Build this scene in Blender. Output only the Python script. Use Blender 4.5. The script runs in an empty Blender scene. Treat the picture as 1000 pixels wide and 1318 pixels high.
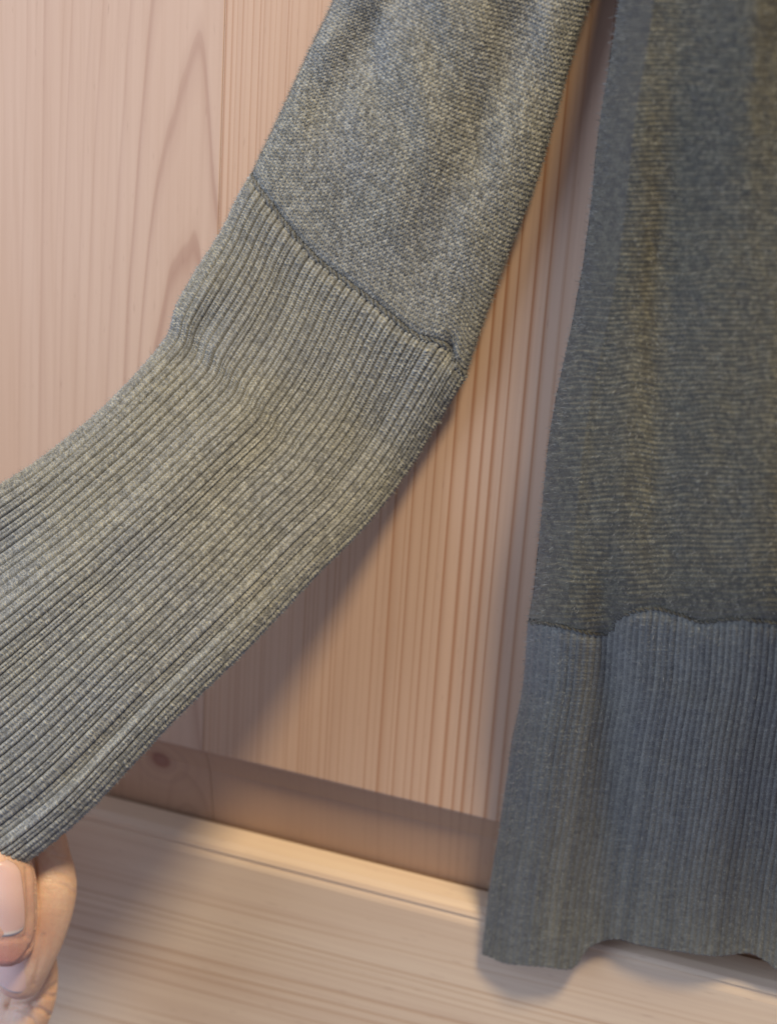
import bpy, math
import numpy as np
from mathutils import Matrix, Vector

sc = bpy.context.scene
rng = np.random.default_rng(7)
RAD = math.radians

# ------------------------------------------------------------------ camera
PITCH, YAW, ROLL, DIST, HFOV = 22.0, 18.0, 4.0, 0.66, 24.0
AIM = np.array([0.0, 0.0, 0.60])                    # point of the door face in the middle of the view
cp, sp, cy, sy = math.cos(RAD(PITCH)), math.sin(RAD(PITCH)), math.cos(RAD(YAW)), math.sin(RAD(YAW))
FW = np.array([-sy*cp, cy*cp, -sp])
R0 = np.array([cy, sy, 0.0]); U0 = np.cross(R0, FW)
CR = R0*math.cos(RAD(ROLL)) + U0*math.sin(RAD(ROLL))
CU = U0*math.cos(RAD(ROLL)) - R0*math.sin(RAD(ROLL))
CAM = AIM - FW*DIST
FPX = 500/math.tan(RAD(HFOV/2))                     # focal length in photograph pixels (1000 x 1318)

cam_d = bpy.data.cameras.new('camera'); cam = bpy.data.objects.new('camera', cam_d)
sc.collection.objects.link(cam); sc.camera = cam
M = Matrix.Identity(4)
for i in range(3):
    M[i][0], M[i][1], M[i][2], M[i][3] = CR[i], CU[i], -FW[i], CAM[i]
cam.matrix_world = M
cam_d.sensor_fit = 'HORIZONTAL'; cam_d.sensor_width = 36
cam_d.lens = 18/math.tan(RAD(HFOV/2)); cam_d.clip_start = 0.02; cam_d.clip_end = 50
cam_d.dof.use_dof = True; cam_d.dof.focus_distance = 0.598; cam_d.dof.aperture_fstop = 12.0

# ------------------------------------------------------------------ light
w = bpy.data.worlds.new('World'); sc.world = w; w.use_nodes = True
w.node_tree.nodes['Background'].inputs[0].default_value = (0.67, 0.70, 1.0, 1)
w.node_tree.nodes['Background'].inputs[1].default_value = 0.34

def area(name, loc, target, size, power, col, shape='DISK', size_y=None):
    l = bpy.data.lights.new(name, 'AREA'); l.shape = shape; l.size = size
    if size_y: l.size_y = size_y
    l.energy = power; l.color = col
    o = bpy.data.objects.new(name, l); sc.collection.objects.link(o)
    o.location = loc
    o.rotation_euler = (Vector(target) - Vector(loc)).to_track_quat('-Z', 'Y').to_euler()
    return o
def along(d, dist):                                  # a point seen from the aim point in direction d
    d = np.array(d, float); return tuple(AIM + d/np.linalg.norm(d)*dist)
area('ceiling_lamp', along((0.70, -1, 1.90), 2.2), AIM, 0.36, 48, (1.0, 0.82, 0.55))
area('window_light', along((-1.12, -1.0, 0.40), 1.25), AIM+np.array([-0.05, 0, 0]), 1.0, 13.5, (0.56, 0.70, 1.0), 'RECTANGLE', 1.2)
sc.cycles.max_bounces = 5; sc.cycles.diffuse_bounces = 3; sc.cycles.glossy_bounces = 2

sc.view_settings.view_transform = 'Standard'; sc.view_settings.look = 'None'
sc.view_settings.exposure = 0.0; sc.view_settings.gamma = 1.0

# ------------------------------------------------------------------ helpers
def U(px, py, d):
    """World point that stands d metres in front of the door face and is seen at photograph pixel px, py."""
    px, py, d = np.broadcast_arrays(np.asarray(px, float), np.asarray(py, float), np.asarray(d, float))
    r = FW + ((px-500)/FPX)[..., None]*CR + (-(py-659)/FPX)[..., None]*CU
    t = (-d - CAM[1])/r[..., 1]
    return CAM + r*t[..., None]

def spline(pts, n, u=None):
    """Catmull-Rom through pts (k, m), n samples by chord length."""
    P = np.asarray(pts, float)
    P = np.vstack([2*P[0]-P[1], P, 2*P[-1]-P[-2]])
    out = []
    for i in range(1, len(P)-2):
        t = np.linspace(0, 1, 40, endpoint=False)[:, None]
        a, b, c, d = P[i-1], P[i], P[i+1], P[i+2]
        out.append(0.5*((2*b)+(c-a)*t+(2*a-5*b+4*c-d)*t*t+(3*b-a-3*c+d)*t**3))
    Q = np.vstack(out+[P[-2][None]])
    s = np.concatenate([[0], np.cumsum(np.linalg.norm(np.diff(Q[:, :2], axis=0), axis=1))]); s /= s[-1]
    if u is None: u = np.linspace(0, 1, n)
    return np.stack([np.interp(u, s, Q[:, k]) for k in range(Q.shape[1])], 1)

def curve1(x, pts):
    """Smooth 1-D function through (x, y) points."""
    p = np.array(pts, float); q = spline(np.stack([p[:, 0], p[:, 1]], 1), 400)
    return np.interp(x, q[:, 0], q[:, 1])

class Wob:
    """Smooth 2-D noise as a sum of sines."""
    def __init__(s, fx, fy, n=7, seed=0):
        r = np.random.default_rng(seed)
        s.k = [(r.normal()*fx, r.normal()*fy, r.uniform(0, 6.28)) for _ in range(n)]
    def __call__(s, a, b):
        return sum(np.sin(6.283*(kx*a+ky*b)+p) for kx, ky, p in s.k)/math.sqrt(len(s.k)/2)

def hashnoise(a, b, seed=0):
    h = np.sin(a*127.1+b*311.7+seed*74.7)*43758.5453
    return h-np.floor(h)
def vnoise(x, y, seed=0):
    xi, yi = np.floor(x), np.floor(y); fx, fy = x-xi, y-yi
    fx, fy = fx*fx*(3-2*fx), fy*fy*(3-2*fy)
    n = lambda i, j: hashnoise(xi+i, yi+j, seed)
    return (n(0,0)*(1-fx)+n(1,0)*fx)*(1-fy)+(n(0,1)*(1-fx)+n(1,1)*fx)*fy

def normals(B):
    du = np.gradient(B, axis=1); dv = np.gradient(B, axis=0)
    n = np.cross(du, dv); n /= np.linalg.norm(n, axis=-1, keepdims=True)+1e-12
    if n[..., 1].mean() > 0: n = -n                  # towards the room
    return n

def mesh(name, V, F, mat, parent=None, smooth=True, attrs=None):
    me = bpy.data.meshes.new(name)
    V = np.asarray(V, np.float32).reshape(-1, 3); F = np.asarray(F, np.int32); k = F.shape[1]
    me.vertices.add(len(V)); me.vertices.foreach_set('co', V.ravel())
    me.loops.add(F.size); me.loops.foreach_set('vertex_index', F.ravel())
    me.polygons.add(len(F))
    me.polygons.foreach_set('loop_start', np.arange(0, F.size, k, dtype=np.int32))
    me.polygons.foreach_set('use_smooth', np.full(len(F), smooth))
    for an, av in (attrs or {}).items():
        at = me.attributes.new(an, 'FLOAT', 'POINT'); at.data.foreach_set('value', np.asarray(av, np.float32).ravel())
    me.update(calc_edges=True); me.validate()
    me.materials.append(mat)
    o = bpy.data.objects.new(name, me); sc.collection.objects.link(o)
    if parent is not None: o.parent = parent
    return o

def gridF(nv, nu, off=0):
    i = np.arange(nv-1)[:, None]*nu + np.arange(nu-1)[None]; i = i.ravel()+off
    return np.stack([i, i+1, i+nu+1, i+nu], 1)

def tubeV(C, rad, k=8, squash=1.0, ref=(0, -1, 0)):
    """Ring vertices around a 3-D polyline C with radii rad."""
    C = np.asarray(C, float); rad = np.broadcast_to(np.asarray(rad, float), (len(C),))
    T = np.gradient(C, axis=0); T /= np.linalg.norm(T, axis=1, keepdims=True)
    N = np.array(ref, float)[None]-T*(T@np.array(ref, float))[:, None]; N /= np.linalg.norm(N, axis=1, keepdims=True)
    Bn = np.cross(T, N)
    a = np.linspace(0, 2*math.pi, k, endpoint=False)
    return C[:, None]+rad[:, None, None]*(np.cos(a)[None, :, None]*N[:, None]*squash+np.sin(a)[None, :, None]*Bn[:, None])
def tubeF(n, k, off=0):
    i = np.arange(n-1)[:, None]*k; j = np.arange(k)[None]; j2 = (j+1) % k
    return np.stack([i+j, i+j2, i+k+j2, i+k+j], -1).reshape(-1, 4)+off

def empty(name, loc):
    o = bpy.data.objects.new(name, None); sc.collection.objects.link(o); o.empty_display_size = 0.02
    return o
def tag(o, label=None, cat=None, kind=None):
    if label: o['label'] = label
    if cat: o['category'] = cat
    if kind: o['kind'] = kind
    return o

# ------------------------------------------------------------------ node helpers
class NT:
    def __init__(s, name):
        s.m = bpy.data.materials.new(name); s.m.use_nodes = True
        s.t = s.m.node_tree; s.b = s.t.nodes['Principled BSDF']
    def n(s, typ, **kw):
        x = s.t.nodes.new(typ)
        for k, v in kw.items(): setattr(x, k, v)
        return x
    def set(s, sock, v):
        if isinstance(v, bpy.types.NodeSocket): s.t.links.new(v, sock)
        elif v is not None: sock.default_value = v
    def math(s, op, a, b=None, c=None, clamp=False):
        x = s.n('ShaderNodeMath', operation=op, use_clamp=clamp)
        for i, v in enumerate((a, b, c)):
            if v is not None: s.set(x.inputs[i], v)
        return x.outputs[0]
    def noise(s, vec, scale, detail=2, rough=0.5, dist=0.0):
        x = s.n('ShaderNodeTexNoise'); s.set(x.inputs['Vector'], vec)
        x.inputs['Scale'].default_value = scale; x.inputs['Detail'].default_value = detail
        x.inputs['Roughness'].default_value = rough; x.inputs['Distortion'].default_value = dist
        return x.outputs['Fac']
    def mapping(s, vec, scale=(1, 1, 1), loc=(0, 0, 0), rot=(0, 0, 0)):
        x = s.n('ShaderNodeMapping'); s.set(x.inputs[0], vec)
        x.inputs['Scale'].default_value = scale; x.inputs['Location'].default_value = loc; x.inputs['Rotation'].default_value = rot
        return x.outputs[0]
    def ramp(s, fac, stops, interp='LINEAR'):
        x = s.n('ShaderNodeValToRGB'); x.color_ramp.interpolation = interp
        e = x.color_ramp.elements
        while len(e) < len(stops): e.new(0.5)
        for el, (p, c) in zip(e, stops):
            el.position = p; el.color = (*c, 1) if len(c) == 3 else c
        s.set(x.inputs[0], fac); return x.outputs[0]
    def mix(s, fac, a, b, mode='MIX'):
        x = s.n('ShaderNodeMix', data_type='RGBA', blend_type=mode)
        s.set(x.inputs[0], fac)
        for sock, v in ((x.inputs[6], a), (x.inputs[7], b)):
            s.set(sock, (*v, 1) if isinstance(v, tuple) and len(v) == 3 else v)
        return x.outputs[2]
    def rng(s, v, a, b, c, d):
        x = s.n('ShaderNodeMapRange'); s.set(x.inputs[0], v)
        for i, q in enumerate((a, b, c, d)): x.inputs[i+1].default_value = q
        return x.outputs[0]
    def bump(s, h, strength, dist, normal=None):
        x = s.n('ShaderNodeBump'); x.inputs['Strength'].default_value = strength; x.inputs['Distance'].default_value = dist
        s.set(x.inputs['Height'], h)
        if normal is not None: s.set(x.inputs['Normal'], normal)
        return x.outputs[0]
    def coord(s): return s.n('ShaderNodeTexCoord').outputs['Object']

def yarn_mat(name, base=(0.228, 0.225, 0.190), light=(0.47, 0.462, 0.385), dark=(0.070, 0.070, 0.060), gold=0.7, rough=0.75):
    k = NT(name); co = k.coord()
    at = k.n('ShaderNodeAttribute', attribute_name='yarn').outputs['Fac']
    f1 = k.noise(co, 2000, 2, 0.6)                    # single fibres of the heathered yarn
    f2 = k.noise(co, 620, 2, 0.6)
    f3 = k.noise(co, 34, 3, 0.55)                     # uneven dye lots along the yarn
    v = k.math('ADD', k.math('MULTIPLY', f1, 0.42), k.math('MULTIPLY', f2, 0.12))
    v = k.math('ADD', v, 0.23)
    v = k.math('ADD', v, k.math('MULTIPLY', k.math('SUBTRACT', at, 0.5), 0.13))
    c = k.ramp(v, [(0.37, dark), (0.50, base), (0.63, light)])
    tint = k.ramp(f3, [(0.36, (0.98, 0.99, 1.02)), (0.62, (1.02, 1.01, 0.97))])
    c = k.mix(1.0, c, tint, 'MULTIPLY')
    g = k.rng(k.noise(k.mapping(co, loc=(3.1, 1.7, 0.4)), 900, 1, 0.5), 0.68, 0.76, 0, gold)
    c = k.mix(g, c, (0.44, 0.41, 0.27))
    k.set(k.b.inputs['Base Color'], c)
    k.set(k.b.inputs['Roughness'], k.math('SUBTRACT', rough, k.math('MULTIPLY', g, 0.35)))
    k.b.inputs['Specular IOR Level'].default_value = 0.35
    k.b.inputs['Sheen Weight'].default_value = 0.25; k.b.inputs['Sheen Roughness'].default_value = 0.5
    k.set(k.b.inputs['Normal'], k.bump(v, 0.7, 0.0004))
    return k.m
YARN = yarn_mat('heathered_yarn')
YARN_BODY_SHADED = yarn_mat('heathered_yarn_body_shaded', base=(0.079, 0.070, 0.042), light=(0.150, 0.135, 0.084), dark=(0.032, 0.029, 0.021), gold=0.35)  # same yarn, purl side, with the body's shade darkened into its colour
YARN_HEM_SHADED = yarn_mat('heathered_yarn_hem_shaded', base=(0.122, 0.121, 0.098), light=(0.215, 0.213, 0.172), dark=(0.050, 0.049, 0.046), gold=0.35)  # same yarn in rib, darkened less: hem shade put into the colour

def wood_mat(name, pith, tilt, spacing, axis='z', early=(0.64, 0.432, 0.28), late=(0.46, 0.25, 0.145), seed=0.0,
             warp=0.004, contrast=1.0, knot=None, fine=1.0, rough=0.38, var=None):
    """Solid pine: growth rings as distance from a slightly tilted pith line, fibre streaks along the grain."""
    k = NT(name); co = k.coord()
    sx = k.n('ShaderNodeSeparateXYZ'); k.set(sx.inputs[0], co)
    if axis == 'z': a, b, l, stretch = sx.outputs[0], sx.outputs[1], sx.outputs[2], (1, 1, 0.07)
    else:           a, b, l, stretch = sx.outputs[2], sx.outputs[1], sx.outputs[0], (0.07, 1, 1)
    mp = k.mapping(co, stretch, (seed, seed*1.7, seed*0.3))
    wz = k.noise(mp, 14, 3, 0.5)
    wz2 = k.noise(mp, 60, 2, 0.5)
    a2 = k.math('ADD', k.math('SUBTRACT', a, pith[0]), k.math('MULTIPLY', k.math('SUBTRACT', wz, 0.5), warp*4))
    b2 = k.math('ADD', k.math('SUBTRACT', b, pith[1]), k.math('MULTIPLY', k.math('SUBTRACT', l, pith[2]), tilt))
    r = k.math('SQRT', k.math('ADD', k.math('MULTIPLY', a2, a2), k.math('MULTIPLY', b2, b2)))
    r = k.math('ADD', r, k.math('MULTIPLY', k.math('SUBTRACT', wz2, 0.5), warp))
    ph = k.math('DIVIDE', r, spacing)
    if var:                                          # rings get wider or narrower away from the pith
        ph = k.math('POWER', ph, var)
    pn = k.n('ShaderNodeTexNoise', noise_dimensions='1D'); k.set(pn.inputs['W'], k.math('MULTIPLY', ph, 0.45)); pn.inputs['Scale'].default_value = 1.0; pn.inputs['Detail'].default_value = 1
    ph = k.math('ADD', ph, k.math('MULTIPLY', k.math('SUBTRACT', pn.outputs['Fac'], 0.5), 1.7))   # good and bad years
    fr = k.math('FRACT', ph)
    ringn = k.math('FLOOR', ph)
    rs = k.n('ShaderNodeTexWhiteNoise', noise_dimensions='1D'); k.set(rs.inputs['W'], ringn)
    band = k.ramp(fr, [(0.0, (0.25,)*3), (0.09, (0.0,)*3), (0.60, (0.05,)*3), (0.82, (0.42,)*3), (0.91, (1.0,)*3), (0.97, (0.8,)*3), (1.0, (0.25,)*3)])
    amt = k.math('MULTIPLY', k.math('ADD', k.math('MULTIPLY', rs.outputs[0], 0.75), 0.25), contrast)
    rn = k.n('ShaderNodeTexNoise', noise_dimensions='1D'); k.set(rn.inputs['W'], k.math('MULTIPLY', ph, 0.16)); rn.inputs['Scale'].default_value = 1.0; rn.inputs['Detail'].default_value = 2
    amt = k.math('MULTIPLY', amt, k.rng(rn.outputs['Fac'], 0.36, 0.62, 0.25, 1.35))
    amt = k.math('MULTIPLY', amt, k.rng(wz, 0.3, 0.65, 0.55, 1.2))
    fac = k.math('MULTIPLY', band, amt, clamp=True)
    c = k.mix(fac, early, late)
    streak = k.noise(k.mapping(co, (1, 1, 0.02) if axis == 'z' else (0.02, 1, 1), (seed, 0, 0)), 420, 3, 0.6)
    broad = k.noise(k.mapping(co, (1, 1, 0.18) if axis == 'z' else (0.18, 1, 1), (seed, 2, 0)), 18, 3, 0.5)
    c = k.mix(k.math('MULTIPLY', k.rng(streak, 0.45, 0.75, 0, 0.28), fine), c, (0.42, 0.25, 0.16))
    c = k.mix(k.rng(broad, 0.35, 0.7, 0, 0.45), c, (0.53, 0.325, 0.19))
    pore = k.noise(k.mapping(co, (1, 1, 0.12) if axis == 'z' else (0.12, 1, 1), (seed+5, 0, 0)), 900, 1, 0.5)
    c = k.mix(k.rng(pore, 0.70, 0.80, 0, 0.35), c, (0.30, 0.16, 0.10))
    if knot is not None:
        vd = k.n('ShaderNodeVectorMath', operation='SUBTRACT'); k.set(vd.inputs[0], co); vd.inputs[1].default_value = knot
        vs = k.n('ShaderNodeVectorMath', operation='MULTIPLY'); k.set(vs.inputs[0], vd.outputs[0]); vs.inputs[1].default_value = (1, 0.2, 1.0)
        vl = k.n('ShaderNodeVectorMath', operation='LENGTH'); k.set(vl.inputs[0], vs.outputs[0])
        dk = k.math('ADD', vl.outputs['Value'], k.math('MULTIPLY', k.math('SUBTRACT', wz2, 0.5), 0.004))
        c = k.mix(k.rng(dk, 0.003, 0.0055, 0.75, 0), c, (0.22, 0.075, 0.05))
        rg = k.math('SINE', k.math('MULTIPLY', dk, 1250))
        fall = k.rng(dk, 0.006, 0.022, 0.32, 0)
        c = k.mix(k.math('MULTIPLY', k.rng(rg, -0.2, 1, 0, 1), fall), c, (0.33, 0.19, 0.13))
    k.set(k.b.inputs['Base Color'], c)
    k.b.inputs['Specular IOR Level'].default_value = 0.35
    k.set(k.b.inputs['Roughness'], k.math('ADD', rough, k.math('MULTIPLY', streak, 0.18)))
    h = k.math('SUBTRACT', k.math('MULTIPLY', streak, -0.4), fac)
    k.set(k.b.inputs['Normal'], k.bump(h, 0.10, 0.0003))
    return k.m

# ------------------------------------------------------------------ the door
door = tag(empty('wooden_door', AIM), 'pale varnished pine door behind the hanging sweater', 'door', 'thing')
Z1 = 0.02                                            # helper: world x, z of a door pixel
def dx(px, py): return U(px, py, 0.0)[0]
def dz(px, py): return U(px, py, 0.0)[2]
zb = dz(440, 1012)                                   # lower edge of the raised field
zr = U(640, 1147, -0.013)[2]                                       # top of the bottom rail
print('panel edge z', zb, dz(250, 981), dz(640, 1053), 'rail', zr, dz(130, 1045), dz(640, 1147))
GAP = 0.00012
def board(x0, x1, mat, bmat, parent, ztop):
    """One glued board of the panel: flat field with softened edges, tongue behind, bevel as its lower part."""
    e = 0.00025
    prof = [(x0+GAP/2, 0.018), (x0+GAP/2, e), (x0+GAP/2+e*0.4, e*0.3), (x0+GAP/2+e*1.2, 0.0), (x1-GAP/2-e*1.2, 0.0), (x1-GAP/2-e*0.4, e*0.3), (x1-GAP/2, e), (x1-GAP/2, 0.018)]
    zs = [ztop, zb+0.0012, zb+0.0004, zb]
    yo = [0, 0, 0.00035, 0.0012]
    V = np.array([[(x, min(y+q, 0.018), z) for x, y in prof] for z, q in zip(zs, yo)])
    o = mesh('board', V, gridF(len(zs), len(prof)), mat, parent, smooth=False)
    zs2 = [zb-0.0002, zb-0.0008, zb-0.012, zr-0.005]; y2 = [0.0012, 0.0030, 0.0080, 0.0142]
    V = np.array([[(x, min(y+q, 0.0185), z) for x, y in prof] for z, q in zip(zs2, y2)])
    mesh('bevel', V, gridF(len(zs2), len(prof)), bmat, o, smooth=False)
    return o
xj1 = dx(288, 60)
xl0 = xj1-0.112
xj2 = dx(890, 600)
XS = [xl0-0.12, xl0, xj1, xj2, xj2+0.105, xj2+0.22, xj2+0.33]
ZT = AIM[2]+0.45
px_ = 1/3.56e3                                       # metres per photograph pixel on the door
mats = [
    dict(pith=(XS[0]+0.05, 0.05, 0.6), tilt=0.03, spacing=0.0042, seed=1.0),
    dict(pith=(dx(247, 290), 0.034, dz(247, 285)-0.03), tilt=-0.050, spacing=0.0039, seed=2.3, warp=0.0042, contrast=0.95, early=(0.63, 0.447, 0.312), late=(0.44, 0.27, 0.185)),
    dict(pith=(dx(900, 500), 0.020, 0.6), tilt=0.015, spacing=0.022, seed=3.1, warp=0.0012, contrast=1.7, var=1.87, late=(0.43, 0.215, 0.105)),
    dict(pith=(XS[4]+0.03, 0.05, 0.6), tilt=0.02, spacing=0.0045, seed=4.0),
    dict(pith=(XS[4]+0.05, 0.04, 0.5), tilt=0.03, spacing=0.0040, seed=5.0),
    dict(pith=(XS[6]+0.05, 0.04, 0.5), tilt=0.03, spacing=0.0040, seed=6.0),
]
kn = U(196, 982, 0.0)
for i in range(6):
    kw = mats[i]
    m1 = wood_mat('pine_board', **kw)
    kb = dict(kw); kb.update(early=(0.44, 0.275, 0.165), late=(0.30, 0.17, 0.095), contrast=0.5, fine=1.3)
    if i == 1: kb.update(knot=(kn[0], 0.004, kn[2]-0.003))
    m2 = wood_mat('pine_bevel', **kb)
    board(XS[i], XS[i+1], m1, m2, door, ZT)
railm = wood_mat('pine_rail', pith=(zr-0.16, 0.05, 0.0), tilt=0.035, spacing=0.0043, axis='x', seed=8.0, warp=0.0045, contrast=1.6,
                 early=(0.75, 0.59, 0.40), late=(0.51, 0.33, 0.19))
rp = [(0.020, zr-0.006), (0.0118, zr-0.006), (0.0113, zr-0.0003), (0.0106, zr), (0.0075, zr-0.0008), (0.0035, zr-0.0022), (0.0010, zr-0.0040), (0.0001, zr-0.0058),
      (0.0004, zr-0.0064), (0.0011, zr-0.0069), (0.0007, zr-0.0074), (0.0002, zr-0.0084), (-0.0002, zr-0.0100), (-0.0004, zr-0.40), (0.020, zr-0.40)]
xs = [XS[0], XS[-1]]
V = np.array([[(x, y, z) for y, z in rp] for x in xs])
rail = mesh('bottom_rail', V, gridF(2, len(rp))[:, ::-1], railm, door, smooth=False)

# ------------------------------------------------------------------ the sweater
sweater = tag(empty('sweater', AIM), 'grey-olive heathered knit sweater with long ribbed cuff hanging before the pine door', 'sweater')

def section(n, aspect, nexp=2.6):
    """Front half of a flattened tube: x in -1..1, y in 0..1, evenly spaced by arc length."""
    th = np.linspace(0, math.pi, 2000)
    x = -np.sign(np.cos(th))*np.abs(np.cos(th))**(2/nexp); y = np.abs(np.sin(th))**(2/nexp)
    s = np.concatenate([[0], np.cumsum(np.hypot(np.diff(x), np.diff(y)*aspect))]); s /= s[-1]
    u = np.linspace(0, 1, n)
    return u, np.interp(u, s, x), np.interp(u, s, y)

SEAM_AX = None
def bow(B, Ug, dist):
    """The linking seam sags in the middle and is drawn up into a pucker near its outer end (dist: metres from the seam)."""
    k = np.exp(-(dist/0.030)**2)
    dlt = (3.4*np.exp(-((Ug-0.34)/0.20)**2)-4.6*np.exp(-((Ug-0.86)/0.075)**2))/1000
    B = B+(dlt*k)[..., None]*SEAM_AX
    dent = 2.4/1000*np.exp(-((Ug-0.885)/0.03)**2)*np.exp(-(dist/0.006)**2)+1.1/1000*np.exp(-(dist/0.0022)**2)
    return B+dent[..., None]*np.array([0, 1, 0])
def loft(Lp, Rp, nv, xs, ys, thick, fold, vv=None):
    """Lp, Rp: (px, py, depth mm) outline points. Returns front grid (nv, nu, 3)."""
    vv = np.linspace(0, 1, nv) if vv is None else vv
    L = spline(Lp, nv, vv); R = spline(Rp, nv, vv)
    Lw = U(L[:, 0], L[:, 1], L[:, 2]/1000); Rw = U(R[:, 0], R[:, 1], R[:, 2]/1000)
    mid = (Lw+Rw)/2; half = (Rw-Lw)/2
    along_v = np.gradient(mid, axis=0)
    out = np.cross(along_v, half); out /= np.linalg.norm(out, axis=1, keepdims=True)
    out = np.where(out[:, 1:2] > 0, -out, out)
    T = thick(vv)/1000
    B = mid[:, None]+xs[None, :, None]*half[:, None]+(ys[None]*T[:, None])[..., None]*out[:, None]
    uu = np.linspace(0, 1, len(xs))
    Ug, Vg = np.meshgrid(uu, vv)
    B = B+(fold(Ug, Vg)/1000*np.clip(ys[None]*1.3, 0, 1))[..., None]*out[:, None]
    return B, out, Ug, Vg

# -- shared seam between sleeve and cuff (px, py, depth mm)
SL, SR = (326, 224, 20), (598, 481, 10)
sleeve_L = [(560, -330, 20), (492, -150, 19), (432, 0, 19), (402, 62, 19), (366, 140, 20), SL]
sleeve_R = [(905, -330, 14), (818, -160, 12), (757, 0, 10), (727, 100, 9), (690, 230, 9), (651, 330, 9), (622, 410, 9), SR]
cuff_L = [SL, (306, 262, 21), (288, 298, 23), (252, 354, 28), (229, 396, 32), (212, 442, 36), (138, 525, 52), (62, 588, 66), (0, 628, 76), (-120, 694, 90), (-250, 765, 99), (-345, 815, 102)]
cuff_R = [SR, (562, 540, 9), (521, 605, 12), (470, 671, 26), (400, 744, 50), (320, 830, 72), (236, 912, 85), (180, 970, 90), (110, 1043, 95), (50, 1094, 98), (0, 1129, 100), (-110, 1205, 103)]

g = lambda u, c, s: np.exp(-((u-c)/s)**2)
wb1 = Wob(1.2, 2.2, 7, 3); wb2 = Wob(3.0, 4.0, 8, 4)
def sleeve_fold(u, v):
    f = -4.0*g(u, 0.20+0.05*np.sin(v*5), 0.085)*np.clip((1.0-v)*3, 0, 1)+3.2*g(u, 0.50, 0.16)-2.0*g(u, 0.80-0.10*v, 0.09)
    f = f+1.0*wb1(u, v)+0.35*wb2(u, v)
    f = f-3.5*g(u, 0.93, 0.06)*g(v, 0.95, 0.04)
    return f*(1-np.exp(-((1-v)/0.22)**2))
def cuff_fold(u, v):
    f = 2.0*g(u, 0.45, 0.3)+0.6*wb1(u+3, v*0.5)+0.08*wb2(u, v)
    f = f-6.0*g(u, 0.20, 0.13)*g(v, 0.66, 0.13)+1.6*g(u, 0.36, 0.14)*g(v, 0.42, 0.20)
    f = f+2.6*g(u, 0.07, 0.06)*g(v, 0.17, 0.05)-2.6*g(u, 0.13, 0.05)*g(v, 0.22, 0.05)
    f = f-2.2*g(u, 0.90-0.05*v, 0.03)*np.clip(v*4-0.6, 0, 1)
    return f*(1-np.exp(-(v/0.09)**2))
def sleeve_thick(v): return 13-3.5*v
def cuff_thick(v): return 9.5+1.0*np.sin(v*7)

# -- sleeve, stocking stitch
NWALE = 62
def stocking(u, v, nw, length, course, seed, A=0.62):
    """Stocking stitch relief (mm): two slanted legs for each wale."""
    a = u*nw; col = np.floor(a); s = (a-col)*2-1
    ph = v*length/course+0.35*vnoise(u*nw*0.5, v*length/course*0.12, seed)
    leg = 1-(2*np.abs(s)-1)**2
    p = ph-0.62*np.abs(s)
    row = np.floor(p)
    st = 0.5+0.5*np.cos(6.2832*(p-row-0.5))
    amp = 0.75+0.5*hashnoise(col*2+(s > 0), row, seed)
    return A*amp*(leg**0.8)*(0.25+0.75*st), hashnoise(col*2+(s > 0), row, seed+3)

def finish(name, B, h, yarn, mat, parent, back=None):
    V = B+normals(B)*(h/1000)[..., None]
    return V

nv, nu = 560, 500
vv = np.concatenate([np.linspace(0, 0.36, 40, endpoint=False), np.linspace(0.36, 1, nv)])
u, xs, ys = section(nu, 0.17)
B, out, Ug, Vg = loft(sleeve_L, sleeve_R, len(vv), xs, ys, sleeve_thick, sleeve_fold, vv)
SEAM_AX = U(430, 394, 0.015)-U(462, 352, 0.015); SEAM_AX /= np.linalg.norm(SEAM_AX)
B = bow(B, Ug, np.linalg.norm(B-B[-1][None], axis=-1))
h, yr = stocking(Ug, Vg, NWALE, 830, 6.2, 1)
V = B+normals(B)*(h/1000)[..., None]
sleeve_seam_row = B[-1].copy(); sleeve_seam_n = normals(B)[-1]; sleeve_out = out[-1]
ub, xb, yb = section(24, 0.17)
Bb, ob, _, _ = loft(sleeve_L, sleeve_R, len(vv), xb, -0.55*yb, sleeve_thick, lambda a, b: 0*a, vv)
Vb = Bb[::8]
F = np.vstack([gridF(len(vv), nu), gridF(len(Vb), 24, len(vv)*nu)[:, ::-1]])
mesh('sleeve', np.vstack([V.reshape(-1, 3), Vb.reshape(-1, 3)]), F, YARN, sweater,
     attrs={'yarn': np.concatenate([yr.ravel(), np.full(Vb.size//3, 0.5)])})
SLEEVE_V, SLEEVE_N = V[40:], normals(B)[40:]

# -- ribbed cuff: every rib a piece of its own on the inner layer of the cuff
NR, NC, nvc = 33, 11, 880
nu = NR*(NC-1)+1
u, xs, ys = section(nu, 0.17, 2.6)
B, out, Ug, Vg = loft(cuff_L, cuff_R, nvc, xs, ys, cuff_thick, cuff_fold)
B = bow(B, Ug, np.linalg.norm(B-B[0][None], axis=-1))
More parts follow.
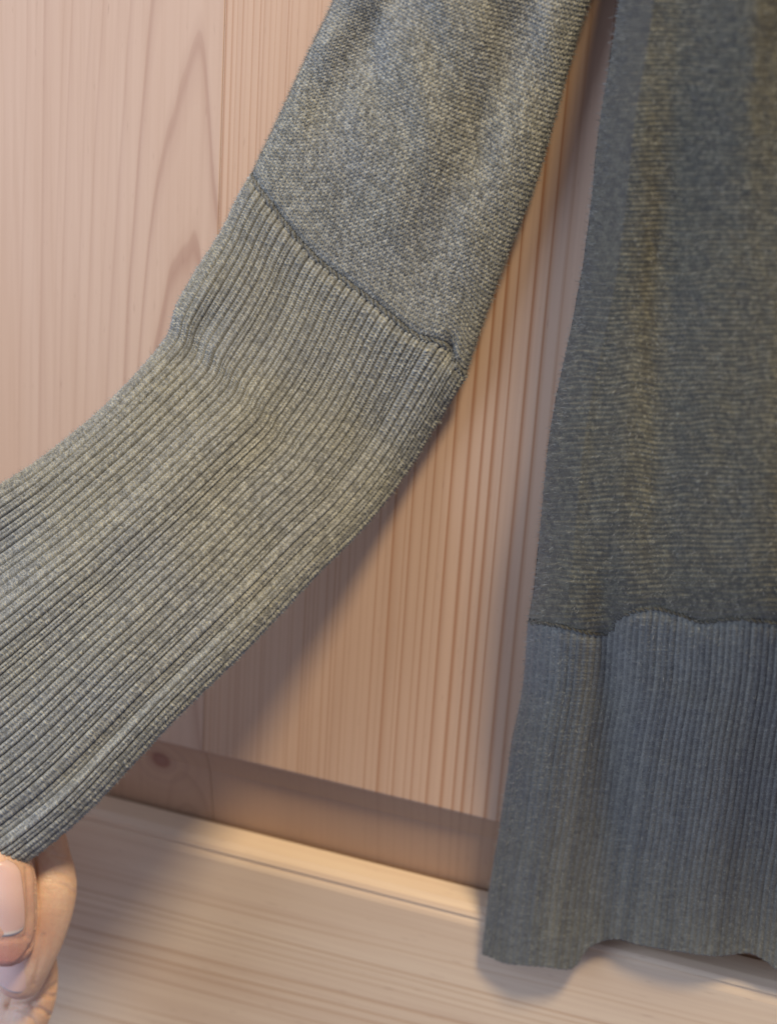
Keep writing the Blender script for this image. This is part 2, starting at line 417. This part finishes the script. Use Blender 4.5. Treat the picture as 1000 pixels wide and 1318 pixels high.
# ribs of uneven width
edges = np.arange(NR+1)/NR; edges[1:-1] += rng.normal(0, 0.0035, NR-1)
N = normals(B)
inner = B-N*0.0007
ub, xb, yb = section(24, 0.13)
Bb, ob, _, _ = loft(cuff_L, cuff_R, nvc, xb, -0.6*yb, cuff_thick, lambda a, b: 0*a)
ii = inner[::6, ::4]; bb = Bb[::6]
F = np.vstack([gridF(*ii.shape[:2]), gridF(*bb.shape[:2], ii.size//3)[:, ::-1]])
cuff = mesh('cuff', np.vstack([ii.reshape(-1, 3), bb.reshape(-1, 3)]), F, YARN, sweater,
            attrs={'yarn': np.full((ii.size+bb.size)//3, 0.35)})
CUFF_V, CUFF_N = [], []
uu = np.linspace(0, 1, nu)
for r in range(NR):
    s = np.linspace(-1, 1, NC)
    ucol = edges[r]+(edges[r+1]-edges[r])*(s+1)/2
    f = ucol*(nu-1); i0 = np.clip(np.floor(f).astype(int), 0, nu-2); t = (f-i0)[None, :, None]
    Br = B[:, i0]*(1-t)+B[:, i0+1]*t; Nr = N[:, i0]*(1-t)+N[:, i0+1]*t
    S, VV = np.meshgrid(s, np.linspace(0, 1, nvc))
    # narrow lean of the rib top, profile and stitches
    ht = 0.85+0.25*vnoise(VV*9, VV*0+r*3.3, 5)
    prof = np.clip(1-np.abs(S)**5, 0, 1)**0.7
    ph = VV*900/3.7+0.3*vnoise(VV*60, VV*0+r, 9); p = ph-0.55*np.abs(S)
    row = np.floor(p); st = 0.5+0.5*np.cos(6.2832*(p-row-0.5))
    side = (S > 0)
    rnd = hashnoise(row, r*2.0+side, 11)
    leg = 1-(2*np.abs(S)-1)**2
    hmm = ht*prof*1.22+0.50*leg*st*(0.5+1.0*rnd)-0.25*np.exp(-(S/0.16)**2)-0.25
    Vr = Br+Nr*(hmm/1000)[..., None]
    mesh('rib', Vr, gridF(nvc, NC), YARN, cuff, attrs={'yarn': 0.75*rnd+0.25*hashnoise(VV*0+r, VV*0, 2)})
    CUFF_V.append(Vr[:, ::3]); CUFF_N.append(Nr[:, ::3])

# -- seam where the cuff is linked to the sleeve: a row of small overlapping loops
def chain_seam(name, C, Nn, parent, mat, step=0.0016, r=0.00055, lift=0.0003, seed=0):
    """Linked chain: short slanted loops of yarn along a line C with normals Nn, one mesh."""
    rs = np.random.default_rng(seed)
    s = np.concatenate([[0], np.cumsum(np.linalg.norm(np.diff(C, axis=0), axis=1))])
    n = int(s[-1]/step); Vs, Fs, off = [], [], 0
    T = np.gradient(C, axis=0); T /= np.linalg.norm(T, axis=1, keepdims=True)
    at = lambda q, A: np.stack([np.interp(q, s, A[:, k]) for k in range(3)], -1)
    for i in range(n):
        q = (i+0.5)*step+rs.normal()*step*0.12
        c, t, nn = at(q, C), at(q, T), at(q, Nn); b = np.cross(t, nn)
        k = np.linspace(-1, 1, 6)[:, None]
        line = c+t*k*step*0.75+b*(k*step*0.42+rs.normal()*0.00012)+nn*(lift+0.0005*(1-k**2)+rs.normal()*0.0001)
        rad = r*(0.55+0.45*np.sqrt(np.clip(1-k[:, 0]**2, 0, 1)))*rs.uniform(0.8, 1.15)
        Vs.append(tubeV(line, rad, 6, 1.0, nn).reshape(-1, 3)); Fs.append(tubeF(6, 6, off)); off += 36
    o = mesh(name, np.vstack(Vs), np.vstack(Fs), mat, parent, attrs={'yarn': np.full(off, -0.1)})
    return o
Csm = sleeve_seam_row[6:-6]; Nsm = normals(np.stack([B[0], B[3]]))[0]
Nsm = np.stack([np.interp(np.linspace(0, 1, len(Csm)), np.linspace(0, 1, len(Nsm)), Nsm[:, k]) for k in range(3)], -1)
chain_seam('cuff_seam', Csm, Nsm, sweater, YARN, step=0.0019, r=0.0006, seed=2)

# -- body: purl rows above, fine rib hem below
edge_pts = [(-340, 842), (-150, 815), (0, 797), (80, 785), (160, 772), (280, 759), (340, 751), (385, 743), (430, 734), (470, 725), (513, 716), (567, 707), (620, 701), (740, 690), (800, 681), (880, 674), (960, 660), (1060, 645), (1140, 632), (1228, 622), (1300, 615)]
def xl(y): return curve1(y, edge_pts)
def hem_y(x): return curve1(x, [(560, 1220), (622, 1229), (652, 1240), (700, 1244), (736, 1246), (758, 1219), (790, 1208), (822, 1215), (860, 1222), (920, 1230), (962, 1226), (985, 1236), (1010, 1250), (1100, 1262), (1420, 1280)])
def seam_y(x): return curve1(x, [(600, 798), (680, 800), (722, 806), (768, 816), (786, 810), (802, 792), (842, 783), (870, 789), (905, 800), (950, 796), (1000, 801), (1100, 815), (1420, 835)])
wb3 = Wob(0.006, 0.0016, 8, 12); wb4 = Wob(0.02, 0.004, 8, 13); wb5 = Wob(0.012, 0.010, 8, 14)
def body_depth(x, y):
    """Depth of the body front (mm before the door)."""
    t = x-xl(y)
    q = np.clip(t/46, 0, 1)
    d = 25+15*np.sqrt(np.clip(1-(1-q)**2, 0, 1))+0.105*np.clip(t, 0, 400)
    hem = np.clip((y-800)/420, 0, 1)
    fade = np.clip(t/60, 0, 1)
    xv = 795-0.055*(y-830)
    d = d-fade*(16*hem**0.8)*g(x, xv, 30+12*hem)                      # deep fold of the hem
    d = d+fade*5*hem*g(x, 700-0.05*(y-800), 46)+fade*7*hem*g(x, 890, 60)
    up = np.clip((700-y)/500, 0, 1)
    d = d-fade*3.5*up*g(x, 872-0.10*(y-130), 34)+fade*1.2*up*g(x, 830-0.05*y, 34)+fade*4*g(x, 955-0.03*y, 45)*np.clip((1000-y)/500, 0, 1)
    d = d-fade*5*g(x, 800-0.04*(y-300), 22)*g(y, 820, 90)
    d = d+fade*(1.1*wb3(x, y)+0.10*wb4(x, y)+0.08*wb5(x, y))
    wl = np.clip((1255-y)/540, 0, 1); wl = wl*wl*(3-2*wl)
    flat = 3.5+4.5*np.sqrt(np.clip(1-(1-q)**2, 0, 1))+fade*(5.5*g(x, 690, 48)+4.0*g(x, 890, 70)-2.0*g(x, 785, 30))
    d = d*wl+flat*(1-wl)                                              # the hem rests against the door
    d = d-0.8*np.exp(-((y-seam_y(x))/9)**2)*fade                      # drawn in at the hem seam
    d = d+30*np.clip((1230-y)/1230, 0, 1)*np.clip(t/70+0.35, 0, 1)*wl
    kk = np.clip(1+(y+15)/320, 0, 1); kk = 0.15+0.85*kk*kk*(3-2*kk)             # drawn back to the door at the shoulder
    d = d*kk*np.sqrt(np.clip((762-t)/240, 0, 1))                                # and round to the back at the far side
    return np.maximum(d, 2.5)

tcol = np.concatenate([np.linspace(0, 1, 26)**1.6*30, np.arange(31.4, 392, 1.4), np.linspace(395, 760, 26)])
def body_patch(ytop, ybot, rows):
    """Grid from ytop(x) to ybot(x); columns keep their distance to the left edge."""
    q = rows[:, None]
    t = np.broadcast_to(tcol[None], (len(rows), len(tcol)))
    y = np.zeros_like(t)+q*600
    for _ in range(6):
        x = xl(y)+t
        y = ytop(x)*(1-q)+ybot(x)*q
    x = xl(y)+t
    return x, y, U(x, y, body_depth(x, y)/1000)
def purl(x, y, seed):
    sh = 6*vnoise(x/34, y/90, seed)+1.0*vnoise(x/14, y/40, seed+1)
    p = (y+sh)/6.4; row = np.floor(p); fr = p-row
    bx = (x+2.5*(row % 2)+3*vnoise(x/20, y/20, seed+2))/5.6; col = np.floor(bx)
    rnd = hashnoise(col, row, seed+4)
    long_ = vnoise(x/16, row*1.0, seed+6)
    arch = 0.5+0.5*np.cos(6.2832*(fr-0.5+0.10*np.cos(6.2832*bx)))
    return 0.30*arch**0.8*(0.35+0.45*rnd+0.7*long_), rnd
rows = np.concatenate([np.linspace(0, 0.26, 16, endpoint=False), np.linspace(0.26, 1, 640)])
x, y, B = body_patch(lambda x: -330+0*x, seam_y, rows)
h, yr = purl(x, y, 21)
NB = normals(B)
V = B+NB*(h/1000)[..., None]
xb_, yb_ = x[::10, ::6], y[::10, ::6]
back = U(xb_, yb_, (body_depth(xb_, yb_)*0.25+0.6)/1000); back[:, 0] = V[::10, 0]
F = np.vstack([gridF(*V.shape[:2]), gridF(*back.shape[:2], V.size//3)[:, ::-1]])
mesh('body_panel', np.vstack([V.reshape(-1, 3), back.reshape(-1, 3)]), F, YARN_BODY_SHADED, sweater,
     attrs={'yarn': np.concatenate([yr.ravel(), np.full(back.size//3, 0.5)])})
BODY_V, BODY_N = V[16:, :284], NB[16:, :284]
seamC, seamN = B[-1, 4:300], NB[-1, 4:300]

rows = np.linspace(0, 1, 330)
x, y, B = body_patch(seam_y, hem_y, rows)
t = x-xl(y)
def ribhem(x, y, t):
    per = 8.0
    s = (t*1.0+1.6*vnoise(t/30, y/60, 31))/per; col = np.floor(s); f = (s-col)*2-1
    ridge = np.clip(1-np.abs(f)**2.5, 0, 1)**0.8
    p = y/4.6-0.5*np.abs(f); row = np.floor(p); st = 0.5+0.5*np.cos(6.2832*(p-row-0.5))
    rnd = hashnoise(col, row, 33)
    return 0.62*ridge+0.16*st*(0.4+rnd), 0.5*rnd+0.5*hashnoise(col, col*0, 35)
h, yr = ribhem(x, y, t)
NB = normals(B)
V = B+NB*(h/1000)[..., None]
# rolled lower lip: the band turns under at its edge, the back layer hangs behind
ly, lz = np.array([0.0009, 0.0022, 0.0033, 0.0038, 0.0038]), np.array([-0.0007, -0.0010, -0.0005, 0.0010, 0.0120])
lip = V[-1][None]+np.array([0, 1, 0])[None, None]*ly[:, None, None]+np.array([0, 0, 1])[None, None]*lz[:, None, None]
V2 = np.vstack([V, lip])
xb_, yb_ = x[::10, ::6], y[::10, ::6]
back = U(xb_, yb_-14, (body_depth(xb_, yb_)*0.25+0.6)/1000); back[:, 0] = V[::10, 0]
F = np.vstack([gridF(*V2.shape[:2]), gridF(*back.shape[:2], V2.size//3)[:, ::-1]])
mesh('hem_band', np.vstack([V2.reshape(-1, 3), back.reshape(-1, 3)]), F, YARN_HEM_SHADED, sweater,
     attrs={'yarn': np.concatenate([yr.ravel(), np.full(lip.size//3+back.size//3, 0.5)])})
HEM_V, HEM_N = V[:, :284], NB[:, :284]
chain_seam('hem_seam', seamC, seamN, sweater, YARN_BODY_SHADED, step=0.0017, r=0.0005, lift=0.0, seed=3)

# -- loose fibres standing off the knit
def fuzz(name, parent, src, seed, mat):
    rs = np.random.default_rng(seed); Vs, off = [], 0
    for Vg_, Ng_, n, ln in src:
        a = rs.integers(0, Vg_.shape[0], n); b = rs.integers(0, Vg_.shape[1], n)
        p, nn = Vg_[a, b], Ng_[a, b]
        d = rs.normal(size=(n, 3)); d -= nn*(d*nn).sum(1, keepdims=True)*0.6; d /= np.linalg.norm(d, axis=1, keepdims=True)
        d2 = rs.normal(size=(n, 3))*0.7+d; d2 /= np.linalg.norm(d2, axis=1, keepdims=True)
        L = ln*rs.uniform(0.4, 1.2, (n, 1)); wd = np.cross(d, nn)*0.00004
        m = p+nn*0.0003+(d*0.8+nn*0.45)*L*0.5; e = m+(d2*0.8+nn*0.1)*L*0.5
        Vs.append(np.stack([p-wd, p+wd, m+wd, m-wd, e+wd*0.4, e-wd*0.4], 1).reshape(-1, 3))
    V = np.vstack(Vs); n = len(V)//6; i = np.arange(n)[:, None]*6
    F = np.vstack([i+np.array([[0, 1, 2, 3]]), i+np.array([[3, 2, 4, 5]])])
    o = mesh(name, V, F, mat, parent, attrs={'yarn': np.repeat(rs.uniform(0.3, 1, n), 6)})
    o['kind'] = 'stuff'; return o
CV, CN = np.concatenate(CUFF_V, 1), np.concatenate(CUFF_N, 1)
fuzz('fuzz', sweater, [(SLEEVE_V, SLEEVE_N, 9000, 0.0013), (SLEEVE_V[:, :12], SLEEVE_N[:, :12], 2000, 0.0018), (SLEEVE_V[:, -12:], SLEEVE_N[:, -12:], 2000, 0.0018),
                       (CV, CN, 9000, 0.0012), (CV[:, :6], CN[:, :6], 2600, 0.0019), (CV[:, -6:], CN[:, -6:], 2600, 0.0019),
                       (BODY_V, BODY_N, 9000, 0.0016), (BODY_V[:, :20], BODY_N[:, :20], 2500, 0.0024), (HEM_V, HEM_N, 4000, 0.0015), (HEM_V[:, :20], HEM_N[:, :20], 900, 0.0022)], 5, YARN)

# ------------------------------------------------------------------ the hand
def skin_mat():
    k = NT('skin'); co = k.coord()
    n1 = k.noise(co, 60, 3, 0.55); n2 = k.noise(co, 420, 3, 0.6); n3 = k.noise(co, 1500, 2, 0.5)
    at = k.n('ShaderNodeAttribute', attribute_name='flush').outputs['Fac']
    c = k.ramp(n1, [(0.35, (0.66, 0.41, 0.265)), (0.65, (0.76, 0.52, 0.345))])
    c = k.mix(k.rng(n2, 0.4, 0.7, 0, 0.25), c, (0.56, 0.29, 0.20))
    c = k.mix(at, c, (0.66, 0.27, 0.215))
    k.set(k.b.inputs['Base Color'], c)
    k.b.inputs['Roughness'].default_value = 0.46
    k.b.inputs['Subsurface Weight'].default_value = 0.25
    k.b.inputs['Subsurface Radius'].default_value = (0.004, 0.0015, 0.0008); k.b.inputs['Subsurface Scale'].default_value = 0.5
    v = k.n('ShaderNodeTexVoronoi'); k.set(v.inputs['Vector'], co); v.inputs['Scale'].default_value = 1500
    hh = k.math('ADD', k.math('MULTIPLY', v.outputs['Distance'], 0.5), k.math('MULTIPLY', n3, 0.6))
    k.set(k.b.inputs['Normal'], k.bump(hh, 0.40, 0.0004))
    return k.m
def nail_mat():
    k = NT('nail'); at = k.n('ShaderNodeAttribute', attribute_name='free').outputs['Fac']
    c = k.mix(k.noise(k.coord(), 90, 2), (0.74, 0.45, 0.36), (0.78, 0.53, 0.43))
    c = k.mix(at, c, (0.80, 0.66, 0.56))
    k.set(k.b.inputs['Base Color'], c); k.b.inputs['Roughness'].default_value = 0.24
    k.b.inputs['Subsurface Weight'].default_value = 0.15; k.b.inputs['Subsurface Scale'].default_value = 0.4
    k.b.inputs['Subsurface Radius'].default_value = (0.003, 0.0012, 0.0007)
    return k.m
SKIN, NAIL = skin_mat(), nail_mat()

def blob(C, rad, squash=1.0, k=20, ref=(0, -1, 0), n=48):
    """Closed capsule along a 3-D spline with changing radius."""
    P = np.column_stack([C, rad]); q = np.linspace(0, 1, n)
    S = spline3(P, q); c, r = S[:, :3], S[:, 3]
    t0 = c[0]-c[1]; t0 /= np.linalg.norm(t0); t1 = c[-1]-c[-2]; t1 /= np.linalg.norm(t1)
    a = np.linspace(math.pi/2, 0.12, 8)[:-1]
    capA = np.array([c[0]+t0*r[0]*math.sin(x) for x in a]); ra = np.array([max(r[0]*math.cos(x), 1e-5) for x in a])
    capB = np.array([c[-1]+t1*r[-1]*math.sin(x) for x in a[::-1]]); rb = np.array([max(r[-1]*math.cos(x), 1e-5) for x in a[::-1]])
    c = np.vstack([capA, c, capB]); r = np.concatenate([ra, r, rb])
    return tubeV(c, r, k, squash, ref), tubeF(len(c), k)
def spline3(P, q):
    P = np.vstack([2*P[0]-P[1], P, 2*P[-1]-P[-2]]); out = []
    for i in range(1, len(P)-2):
        t = np.linspace(0, 1, 24, endpoint=False)[:, None]; a, b, c, d = P[i-1], P[i], P[i+1], P[i+2]
        out.append(0.5*((2*b)+(c-a)*t+(2*a-5*b+4*c-d)*t*t+(3*b-a-3*c+d)*t**3))
    Q = np.vstack(out+[P[-2][None]])
    s = np.concatenate([[0], np.cumsum(np.linalg.norm(np.diff(Q[:, :3], axis=0), axis=1))]); s /= s[-1]
    return np.stack([np.interp(q, s, Q[:, k]) for k in range(Q.shape[1])], 1)

def P3(pts):
    p = np.array(pts, float); return U(p[:, 0], p[:, 1], p[:, 2]/1000), p[:, 3]/1000
digits = {
    # px, py, depth mm, radius mm
    'thumb':  [(-150, 1010, 80, 13), (-56, 1070, 93, 11.8), (-2, 1120, 102, 11.6), (6, 1172, 104, 11.5), (7, 1207, 104, 10.6)],
    'index':  [(-175, 1065, 58, 11.5), (-70, 1040, 62, 10.4), (30, 1050, 70, 9.6), (58, 1112, 80, 9.8), (63, 1150, 85, 10.0), (52, 1198, 89, 9.4), (38, 1232, 91, 9.1), (27, 1255, 91, 9.1)],
    'middle': [(-170, 1105, 54, 11), (-80, 1112, 58, 10), (8, 1170, 63, 9.2), (42, 1230, 72, 8.4), (44, 1285, 78, 8.2), (20, 1335, 82, 8.0), (-16, 1362, 84, 7.6)],
    'ring':   [(-175, 1150, 52, 10.5), (-90, 1172, 56, 9.8), (-14, 1228, 61, 9.0), (18, 1290, 69, 8.4), (10, 1346, 76, 8.0), (-22, 1384, 80, 7.6), (-52, 1396, 81, 7.2)],
    'little': [(-185, 1200, 52, 9.5), (-110, 1230, 56, 8.8), (-48, 1280, 62, 8.0), (-22, 1336, 69, 7.6), (-32, 1382, 75, 7.2), (-62, 1410, 78, 6.8)],
    'palm1':  [(-330, 1010, 62, 16), (-250, 1055, 62, 17), (-175, 1085, 59, 13)],
    'palm2':  [(-340, 1050, 62, 17), (-250, 1105, 60, 17), (-170, 1120, 56, 13)],
    'palm3':  [(-345, 1095, 62, 17), (-255, 1150, 60, 16), (-175, 1165, 55, 12.5)],
    'palm4':  [(-350, 1140, 63, 16), (-265, 1195, 60, 14), (-185, 1205, 54, 11.5)],
    'thenar': [(-350, 1020, 70, 16), (-240, 1000, 76, 16), (-150, 1015, 80, 13.5)],
    'wrist':  [(-640, 920, 84, 25), (-480, 990, 74, 23), (-345, 1075, 64, 20)],
}
Vs, Fs, off = [], [], 0
for nme, pts in digits.items():
    C, r = P3(pts)
    v, f = blob(C, r, 1.0)
    Vs.append(v.reshape(-1, 3)); Fs.append(f+off); off += v.size//3
    for endring in (0, v.shape[0]-1): pass
hand0 = mesh('hand_raw', np.vstack(Vs), np.vstack(Fs), SKIN)
# close the tiny end rings, then merge everything into one continuous skin
import bmesh
bm = bmesh.new(); bm.from_mesh(hand0.data)
bmesh.ops.holes_fill(bm, edges=[e for e in bm.edges if e.is_boundary], sides=0)
bmesh.ops.recalc_face_normals(bm, faces=bm.faces); bm.to_mesh(hand0.data); bm.free()
md = hand0.modifiers.new('r', 'REMESH'); md.mode = 'VOXEL'; md.voxel_size = 0.0006
ms = hand0.modifiers.new('s', 'SMOOTH'); ms.factor = 0.5; ms.iterations = 8
dg = bpy.context.evaluated_depsgraph_get()
me = bpy.data.meshes.new_from_object(hand0.evaluated_get(dg)); bpy.data.objects.remove(hand0)
HV = np.zeros(len(me.vertices)*3, np.float32); me.vertices.foreach_get('co', HV); HV = HV.reshape(-1, 3).astype(float)
HN = np.zeros(len(me.vertices)*3, np.float32); me.vertices.foreach_get('normal', HN); HN = HN.reshape(-1, 3).astype(float)
# knuckle creases as real furrows
def to_px(Pq):
    v = Pq-CAM; zz = v@FW; return 500+FPX*(v@CR)/zz, 659-FPX*(v@CU)/zz
hx, hy = to_px(HV); hd = -HV[:, 1]*1000; facing = HN@(-FW) > 0.05
def furrow(pts, depth, width, dmin=0, dmax=200):
    p = spline(np.array(pts, float), 60)
    dd = np.full(len(HV), 1e9)
    near = (np.abs(hx-p[:, 0].mean()) < 140) & (np.abs(hy-p[:, 1].mean()) < 140) & facing & (hd > dmin) & (hd < dmax)
    ix = np.where(near)[0]
    dd[ix] = np.min(np.hypot(hx[ix, None]-p[None, :, 0], hy[ix, None]-p[None, :, 1]), axis=1)
    HV[:] -= HN*(depth/1000*np.exp(-(dd/width)**2))[:, None]
furrow([(43, 1095), (46, 1140), (47, 1185), (43, 1212), (28, 1236), (7, 1247), (-40, 1250)], 1.2, 2.6)         # between thumb and index
furrow([(42, 1112), (44, 1150), (43, 1190), (39, 1212)], -0.5, 4.0, 100)                                       # skin fold beside the thumb nail
furrow([(34, 1118), (36, 1150), (36, 1185), (33, 1206)], 0.5, 2.2, 100)
furrow([(56, 1205), (50, 1240), (44, 1268)], 0.5, 3.0, 85)                                                     # beside the index nail
furrow([(74, 1122), (88, 1127), (100, 1140)], 0.45, 2.5, 70); furrow([(70, 1136), (86, 1142), (99, 1152)], 0.35, 2.2, 70)
furrow([(66, 1100), (84, 1104)], 0.3, 2.2, 70)
furrow([(10, 1296), (40, 1293), (68, 1272), (84, 1262)], 1.1, 4.0, 0, 86)
furrow([(40, 1296), (60, 1304), (72, 1322)], 0.9, 3.0, 0, 90); furrow([(58, 1282), (74, 1285), (84, 1296)], 0.8, 3.0, 0, 90); furrow([(20, 1304), (40, 1312), (50, 1326)], 0.6, 2.6, 0, 90)
furrow([(-45, 1210), (0, 1211), (34, 1208)], 0.35, 4.0, 100)
for q in range(14):                                                                                            # fine skin lines over the index knuckle
    yy = 1108+q*7+rng.normal()*2; furrow([(54+rng.normal()*4, yy), (70, yy+2+rng.normal()), (90+rng.normal()*4, yy+5+rng.normal()*2)], 0.06, 1.3, 70)
me.vertices.foreach_set('co', HV.astype(np.float32).ravel())
fl = np.zeros(len(HV))
for c, rr, a in [((0, 1232, .112), .013, .8), ((10, 1285, .098), .006, .5), ((42, 1165, .110), .009, .35)]:
    fl = np.maximum(fl, a*np.exp(-(np.linalg.norm(HV-U(*c), axis=1)/rr)**2))
at = me.attributes.new('flush', 'FLOAT', 'POINT'); at.data.foreach_set('value', fl.astype(np.float32))
me.polygons.foreach_set('use_smooth', np.ones(len(me.polygons), bool))
me.materials.clear(); me.materials.append(SKIN); me.name = 'hand'
hand = bpy.data.objects.new('hand', me); sc.collection.objects.link(hand)
tag(hand, 'bare hand with thumb and bent index finger gripping the ribbed cuff', 'hand')

def nail(pts, depth_dir, width, bulge, free_from, lift):
    """Curved nail plate along a centre line of 3-D points."""
    q = np.linspace(0, 1, 26); C = spline3(np.asarray(pts, float), q)
    T = np.gradient(C, axis=0); T /= np.linalg.norm(T, axis=1, keepdims=True)
    nd = np.array(depth_dir, float); nd = nd[None]-T*(T@nd)[:, None]; nd /= np.linalg.norm(nd, axis=1, keepdims=True)
    bn = np.cross(T, nd)
    a = np.linspace(-1, 1, 21)
    wv = width/2*np.clip(1-((0.22-q)/0.22).clip(0, 1)**2*0.75, 0, 1)**0.5*(1-0.10*((q-0.85)/0.15).clip(0, 1)**2)
    endc = 0.0010
    V = C[:, None]+bn[:, None]*(np.sin(a*1.15)/np.sin(1.15))[None, :, None]*wv[:, None, None]+nd[:, None]*((np.cos(a*1.15)-1)*bulge+lift)[None, :, None]
    V = V+T[:, None]*((1-a**2)*endc)[None, :, None]*(q**3)[:, None, None]
    Vb = V-nd[:, None]*0.0003
    n1, n2 = V.shape[:2]
    F = np.vstack([gridF(n1, n2), gridF(n1, n2, n1*n2)[:, ::-1]])
    # rim between upper and lower face
    idx = np.arange(n1*n2).reshape(n1, n2); loop = np.concatenate([idx[0], idx[1:, -1], idx[-1, -2::-1], idx[-2:0:-1, 0]])
    nx = np.roll(loop, -1); F = np.vstack([F, np.stack([loop, loop+n1*n2, nx+n1*n2, nx], 1)])
    fr = np.broadcast_to((q > free_from).astype(float)[:, None], (n1, n2)).ravel()
    return mesh('nail', np.vstack([V.reshape(-1, 3), Vb.reshape(-1, 3)]), F, NAIL, hand, attrs={'free': np.concatenate([fr, fr])})
CAMDIR = -FW
def nail_on(cl, front, width, bulge, free_from, lift, tilt=(0, 0, 0)):
    C = U(*np.array([(a, b, c/1000) for a, b, c in cl]).T)
    nail(C, front, width, bulge, free_from, lift)
nail_on([(-9, 1112, 111.8), (-3, 1160, 114.6), (-1, 1203, 114.5)], CAMDIR-0.06*CR, 0.0166, 0.0058, 0.94, 0.0)
nail_on([(25, 1212, 98.4), (17, 1245, 100.5), (10, 1273, 100.3)], CAMDIR-0.25*CR-0.15*CU, 0.0135, 0.0046, 0.96, 0.0)
